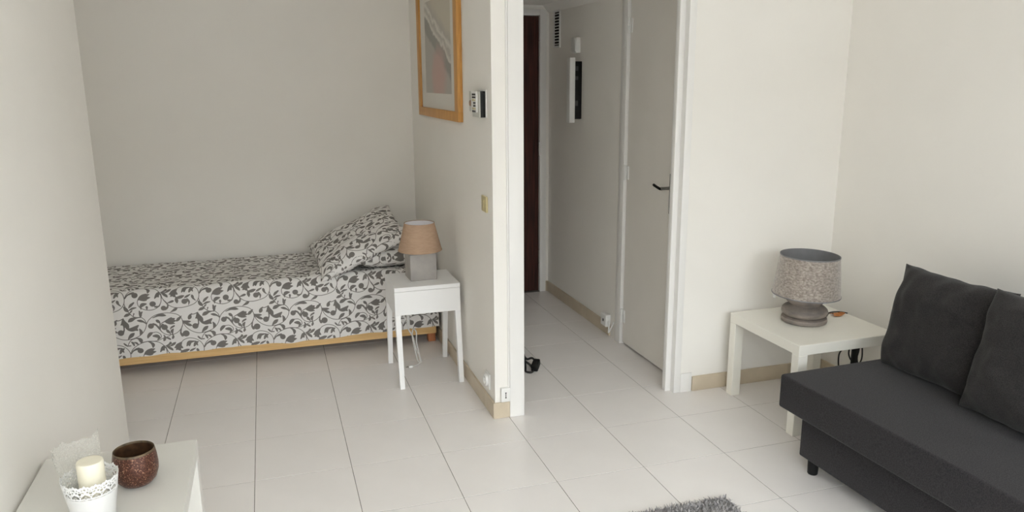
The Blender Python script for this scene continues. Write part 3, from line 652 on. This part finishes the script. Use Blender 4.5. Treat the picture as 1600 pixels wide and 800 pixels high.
# ================================================================== SIDE TABLE + LAMP
def square_table(t, x0, x1, y0, y1, zt, th, lw, m):
    MB().box(x0, x1, y0, y1, zt - th, zt, .002, 1).build('table_top', m, t)
    for (x, y) in ((x0, y0), (x1 - lw, y0), (x0, y1 - lw), (x1 - lw, y1 - lw)):
        MB().box(x, x + lw, y, y + lw, 0, zt - th, .002, 1).build('leg', m, t)
st = thing('side_table', 'ivory white square side table between sofa and wall', 'table', (3.06, -0.088, 0))
TX0, TX1, TY0, TY1, TZ = 2.788, 3.342, -0.363, 0.187, 0.446
square_table(st, TX0, TX1, TY0, TY1, TZ, 0.05, 0.05, IVORY)
vl = thing('velvet_lamp', 'lamp with crushed velvet shade and turned wooden base on side table', 'lamp', (3.05, -0.055, TZ))
cx, cy = 3.05, -0.055
MB().lathe([(0, 0), (.100, 0), (.108, .004), (.110, .014), (.107, .024), (.097, .027), (.089, .030), (.094, .034), (.104, .040), (.110, .050), (.1105, .058), (.107, .068), (.098, .077), (.084, .082), (.074, .085), (.070, .089), (.072, .094), (.084, .101), (.091, .108), (.092, .120), (.090, .136), (.07, .140), (0, .140)], 64, (cx, cy, TZ)).build('base', TURNED, vl, True)
MB().lathe([(0, .14), (.018, .14), (.018, .22), (0, .222)], 20, (cx, cy, TZ)).build('socket', METAL, vl, True)
view = (Vector((cx, cy, 0)) - Vector((CAM.x, CAM.y, 0))).normalized()
piv = Vector((cx, cy, TZ + .16))
tilt = Matrix.Translation(piv) @ Matrix.Rotation(math.radians(1.5), 4, view) @ Matrix.Translation(-piv)
zb, zt = TZ + .140, TZ + .340
# tilted shade, sits slightly off the socket axis
off = tilt @ Matrix.Translation((0.0, -0.002, 0))
sh = MB().lathe([(.162, zb), (.140, zt)], 72, (cx, cy, 0), off).build('lamp_shade', VELVET, vl, True)
MB().lathe([(.160, zb), (.138, zt)], 72, (cx, cy, 0), off).build('shade_lining', GREYIN, sh, True)
b = MB().lathe([(.1595, zb), (.1635, zb), (.1633, zb + .005), (.1595, zb + .005), (.1595, zb)], 72, (cx, cy, 0), off); b.build('shade_rim', GREYIN, sh, True); b = MB().lathe([(.1375, zt - .004), (.1415, zt - .004), (.1415, zt + .001), (.1375, zt + .001), (.1375, zt - .004)], 72, (cx, cy, 0), off)
b.build('shade_rim', GREYIN, sh, True)
b = MB()
for a in (0.9, 0.9 + 2 * PI / 3, 0.9 + 4 * PI / 3):
    b.tube([off @ Vector((cx + .016 * math.cos(a), cy + .016 * math.sin(a), zb + .04)), off @ Vector((cx + .1595 * math.cos(a), cy + .1595 * math.sin(a), zb + .03))], .002, 6, 0)
b.build('shade_ring', METAL, sh, True)
side = Vector((view.y, -view.x, 0))
tp = off @ (Vector((cx, cy, zb)) - side * .163)
MB().hexa([tp + side * .010 - view * .001 + Vector((0, 0, -.038)), tp + side * .022 - view * .001 + Vector((0, 0, -.036)), tp + side * .022 + Vector((0, 0, -.036)), tp + side * .010 + Vector((0, 0, -.038)),
           tp + side * .004 - view * .001, tp + side * .016 - view * .001, tp + side * .016, tp + side * .004]).build('paper_tag', WHITEP, vl)
MB().tube([(3.155, -.08, TZ + .02), (3.20, -.04, TZ + .006), (3.25, .005, TZ + .004), (3.30, .010, TZ + .004), (3.325, -.005, TZ + .004), (3.339, -.03, TZ + .004)], .0032, 8).build('cord', BLACKR, vl, True)
b = MB(); t = bmesh.new()
ring = [t.verts.new((3.268 + .034 * math.cos(a) * (1 + .35 * math.cos(3 * a + .4)), -.035 + .030 * math.sin(a) * (1 + .3 * math.cos(2 * a)), TZ + .0018 + .0055 * (1 + math.cos(2 * a)))) for a in [2 * PI * k / 18 for k in range(18)]]
t.faces.new(ring); bmesh.ops.solidify(t, geom=t.faces[:], thickness=.0012); b.add(t)
tag(b.build('dry_leaf', ORANGE), 'small curled orange dry leaf on the side table by the cord', 'leaf')
# black cord bundle hanging behind the sofa corner
cb = thing('cord_bundle', 'looped black cord bundle hanging under the side table edge', 'cord', (3.365, -.09, .20))
q = Vector((3.362, -.085, 0))
def P3(u, v, z): return (q.x + u * side.x + v * view.x, q.y + u * side.y + v * view.y, z)
b = MB()
b.tube([P3(.02, 0, .392), P3(.01, 0, .35), P3(-.02, .01, .30), P3(-.03, 0, .24), P3(-.005, 0, .20), P3(.015, 0, .26), P3(.012, -.01, .35), P3(.03, 0, .28), P3(.032, 0, .22), P3(.018, .01, .19), P3(.008, .01, .25), P3(.012, .01, .35)], .004, 8)
b.tube([P3(.008, 0, .335), P3(-.03, 0, .318), P3(-.045, 0, .300), P3(-.03, 0, .292), P3(-.005, 0, .318), P3(.01, 0, .34)], .0038, 8)
b.tube([P3(-.01, 0, .275), P3(-.05, 0, .268), P3(-.075, 0, .235), P3(-.072, 0, .16), P3(-.05, .02, .06), P3(-.03, .05, .008)], .0038, 8)
b.build('loop', BLACKR, cb, True)
MB().box(q.x - .018, q.x + .012, q.y - .012, q.y + .012, .15, .285, .006, 2).build('adapter', BLACKP, cb, True)

# ================================================================== SOFA
so = thing('sofa', 'charcoal felt sofa bed without arms along the right wall', 'sofa', (3.0, -1.55, 0))
so.rotation_euler = (0, 0, math.radians(1.6))
bpy.context.view_layer.update()
pv = Vector((2.552, -0.545, 0))
RM = Matrix.Translation(pv) @ Matrix.Rotation(math.radians(1.6), 4, 'Z') @ Matrix.Translation(-pv)
so.matrix_basis = RM @ Matrix.Translation((3.0, -1.55, 0))
LEN = 1.98
sy1, sy0 = -0.545, -0.545 - LEN
def sofa_part(b, name, m, smooth=True):
    bmesh.ops.transform(b.bm, matrix=RM, verts=b.bm.verts[:])
    me = bpy.data.meshes.new(name); b.bm.to_mesh(me); b.bm.free()
    o = link(name, me, m, None, smooth); o.parent = so; o.matrix_parent_inverse = so.matrix_basis.inverted(); return o
seat = sofa_part(MB().box(2.552, 3.36, sy0, sy1, 0.264, 0.412, .012, 4), 'seat', FELT)
sofa_part(MB().box(2.617, 3.33, sy0 + .06, sy1 - .075, 0.062, 0.2635, .008, 3), 'storage_base', FELT)
sofa_part(MB().box(3.20, 3.345, sy0 + .10, sy1 - .20, 0.4125, 0.66, .03, 4), 'backrest', FELT)
for (x, y) in ((2.645, sy1 - .135), (3.26, sy1 - .135), (2.645, sy0 + .13), (3.26, sy0 + .13)):
    sofa_part(MB().lathe([(0, 0), (.019, 0), (.021, .003), (.023, .062), (0, .062)], 24, (x, y, 0)), 'leg', BLACKP)
pillow('throw_cushion', 'dark grey square cushion nearest the side table on sofa', 'cushion', (3.110, -0.825, 0.628), (0.0, -1, 0.02), (0.20, 0.04, 0.97), 0.54, 0.450, 0.18, CUSHF, 1.5, 'sofa cushions', N=60, wrinkle=.022, pinch=.045)
pillow('throw_cushion', 'dark grey square cushion overlapping its neighbour at the right edge', 'cushion', (3.035, -1.330, 0.640), (0.05, -1, -0.03), (0.22, 0.06, 0.97), 0.55, 0.465, 0.19, CUSHF, 5.7, 'sofa cushions', N=60, wrinkle=.022, pinch=.03)

# ================================================================== RUG
rg = thing('rug', 'grey shaggy rug lying on tiled floor in front of the sofa', 'rug', (1.55, -1.4, 0))
rx0, rx1, ry0, ry1 = 1.0, 2.185, -2.2, -0.735
MB().box(rx0, rx1, ry0, ry1, 0.0005, 0.006).build('backing', RUGM, rg)
rnd = np.random.default_rng(3)
N = 60000
bx = rnd.uniform(rx0, rx1, N); by = rnd.uniform(ry0, ry1, N)
an = rnd.uniform(0, 2 * PI, N); ln = rnd.uniform(.004, .016, N); hh = rnd.uniform(.014, .026, N); wv = rnd.uniform(.0018, .0032, N); pa = rnd.uniform(0, PI, N)
tx, ty = bx + ln * np.cos(an), by + ln * np.sin(an); mx_, my_ = bx + .3 * ln * np.cos(an), by + .3 * ln * np.sin(an)
V = np.zeros((N, 5, 3)); dx, dy = wv * np.cos(pa), wv * np.sin(pa)
V[:, 0] = np.stack([bx - dx, by - dy, np.full(N, .005)], -1); V[:, 1] = np.stack([bx + dx, by + dy, np.full(N, .005)], -1)
V[:, 2] = np.stack([mx_ + dx, my_ + dy, .7 * hh], -1); V[:, 3] = np.stack([mx_ - dx, my_ - dy, .7 * hh], -1); V[:, 4] = np.stack([tx, ty, hh], -1)
o5 = np.arange(N)[:, None] * 5
quads = (o5 + np.array([[0, 1, 2, 3]])); tris = (o5 + np.array([[3, 2, 4]]))
me = bpy.data.meshes.new('pile')
me.from_pydata(V.reshape(-1, 3).tolist(), [], quads.tolist() + tris.tolist())
tag(link('pile', me, RUGM, rg), kind='stuff')

# ================================================================== CORRIDOR CABLES
bc = thing('cable_bundle', 'black cable bundle with plug on corridor floor behind the casing', 'cable', (1.88, .85, 0))
b = MB()
b.tube([(1.80, .99, .15), (1.845, .95, .140), (1.878, .91, .105), (1.888, .88, .055), (1.880, .84, .012), (1.868, .80, .007), (1.888, .775, .007), (1.908, .79, .010), (1.905, .825, .030), (1.880, .85, .05)], .0065, 8)
b.tube([(1.80, .96, .13), (1.84, .92, .120), (1.868, .89, .085), (1.872, .86, .035), (1.84, .84, .008), (1.78, .88, .007)], .0065, 8)
b.tube([(1.80, .98, .11), (1.85, .95, .10), (1.89, .92, .065), (1.905, .89, .045), (1.93, .87, .055), (1.945, .845, .04), (1.94, .82, .02)], .0065, 8)
b.build('cable', BLACKR, bc, True)
m4 = Matrix.Translation((1.938, .825, .026)) @ Matrix.Rotation(math.radians(-35), 4, 'Z') @ Matrix.Rotation(math.radians(20), 4, 'X')
MB().box(-.020, .020, -.038, .034, -.017, .024, .006, 2, m4).build('plug', BLACKP, bc, True)
MB().box(1.80, 1.884, .83, .91, .001, .052, .01, 2).build('adapter', BLACKP, bc, True)

# ================================================================== FOREGROUND TABLE
FZ = 0.53
ft = thing('low_table', 'white lacquered low table against the left wall in foreground', 'table', (0.06, -0.95, 0))
square_table(ft, LW + .012, 0.272, -1.28, -0.678, FZ, 0.042, 0.058, CREAM)
# ---- copper mosaic cup
cu = thing('mosaic_cup', 'copper-brown glitter mosaic candle cup on the low table', 'candle holder', (.128, -.895, FZ))
cx, cy = .134, -.918
cs = lambda p: [(r * .915, z * 1.03) for r, z in p]
MB().lathe(cs([(0, 0), (.026, 0), (.043, .005), (.056, .018), (.0632, .038), (.0645, .056), (.0625, .078), (.0590, .096)]), 56, (cx, cy, FZ)).build('body', MOSAIC, cu, True)
MB().lathe(cs([(.0590, .096), (.0580, .1010), (.0565, .1017), (.0558, .1000), (.0562, .095)]), 56, (cx, cy, FZ)).build('rim', MOSRIM, cu, True)
MB().lathe(cs([(.0562, .0955), (.0592, .078), (.061, .055), (.060, .04), (.054, .02), (.042, .010), (0, .008)]), 56, (cx, cy, FZ)).build('lining', MOSIN, cu, True)
# ---- lace pot
po = thing('lace_pot', 'white metal pot with pierced lace rim on the low table', 'pot', (.056, -1.085, FZ))
px_, py_ = .057, -1.085
PH, LB = .128, .083
rad = lambda z: .048 + (.067 - .048) * z / PH
MB().lathe([(0, .001), (.046, .001), (.048, .004), (rad(LB), LB), (rad(LB) + .0006, LB + .001), (rad(LB) - .001, LB + .001), (.047, .006), (0, .005)], 72, (px_, py_, FZ)).build('body', POTW, po, True)
NA, NZ = 360, 46
holes = []
nrep = 16
for k in range(nrep):
    a = 2 * PI * k / nrep; R_ = .061
    A = lambda da: a + da / R_
    def hole(da, z, r): holes.append((A(da), z, r * 1.55))
    for z_ in (LB + .004,):
        for m_ in range(6): hole(m_ * .004 - .010, z_, .0009)
    for q_ in range(7):                                        # fan of drops around each motif
        t_ = PI * (q_ + .5) / 7; hole(.0085 * math.cos(t_), LB + .0095 + .0085 * math.sin(t_), .0015)
    for q_ in range(5): t_ = PI * (q_ + .5) / 5; hole(.0048 * math.cos(t_), LB + .0095 + .0048 * math.sin(t_), .0010)
    hole(0, LB + .0095, .0014)
    hole(.012, LB + .026, .0024); hole(.012, LB + .018, .0013); hole(.005, LB + .029, .0016); hole(-.004, LB + .028, .0014); hole(.0185, LB + .029, .0012)
    hole(0, LB + .035, .0017); hole(.0075, LB + .037, .0010); hole(-.006, LB + .036, .0010); hole(.012, LB + .034, .0012)
vs, fs = [], []
for i in range(NA):
    th = 2 * PI * i / NA
    for k in range(NZ + 1):
        top = PH - .0045 * abs(math.sin(nrep * th / 2)) ** 1.0 * 1.0 + .0012 * math.cos(3 * nrep * th)
        z = LB + (top - LB) * k / NZ; r = rad(z)
        vs.append((px_ + r * math.cos(th), py_ + r * math.sin(th), FZ + z))
hol = np.array(holes)
for i in range(NA):
    th = 2 * PI * (i + .5) / NA
    for k in range(NZ):
        z = LB + (PH - LB) * (k + .5) / NZ
        da = (th - hol[:, 0] + PI) % (2 * PI) - PI
        if (((da * rad(z)) ** 2 + (z - hol[:, 1]) ** 2) < hol[:, 2] ** 2).any(): continue
        i2 = (i + 1) % NA
        fs.append((i * (NZ + 1) + k, i2 * (NZ + 1) + k, i2 * (NZ + 1) + k + 1, i * (NZ + 1) + k + 1))
me = bpy.data.meshes.new('lace_rim'); me.from_pydata(vs, [], fs); o = link('lace_rim', me, POTW, po); me.shade_smooth()
s_ = o.modifiers.new('thickness', 'SOLIDIFY'); s_.thickness = .0009; s_.offset = -1
# ---- candle in it, and sheer paper around
tag(MB().lathe([(0, .0062), (.031, .0062), (.0315, .009), (.0315, .158), (.0300, .1625), (.027, .1635), (.012, .1615), (0, .1605)], 48, (px_ + .004, py_ + .004, FZ)).build('pillar_candle', WAX, None, True), 'cream pillar candle standing in the white lace pot', 'candle')
vs, fs = [], []
NA2, NZ2 = 70, 14
a0, a1 = math.radians(72), math.radians(196)
for i in range(NA2 + 1):
    th = a0 + (a1 - a0) * i / NA2; s = i / NA2
    peak = float(np.interp(s, [0, .05, .16, .35, .6, .85, 1], [.226, .214, .200, .196, .204, .206, .214])) + .010 * noise.noise(Vector((s * 9, 3, 1))) + .006 * noise.noise(Vector((s * 30, 3, 1)))
    for k in range(NZ2 + 1):
        z = .05 + (peak - .05) * k / NZ2
        r = rad(min(z, PH)) - .005 + .004 * noise.noise(Vector((s * 6, z * 20, 4)))
        if z > PH: r += (.02 + .14 * s) * (z - PH)
        vs.append((px_ + r * math.cos(th), py_ + r * math.sin(th), FZ + z))
for i in range(NA2):
    for k in range(NZ2): a = i * (NZ2 + 1) + k; fs.append((a, a + NZ2 + 1, a + NZ2 + 2, a + 1))
me = bpy.data.meshes.new('sheer_wrap'); me.from_pydata(vs, [], fs); me.shade_smooth()
tag(link('sheer_wrap', me, SHEER), 'translucent sheer lace paper standing up inside the white pot', 'paper')
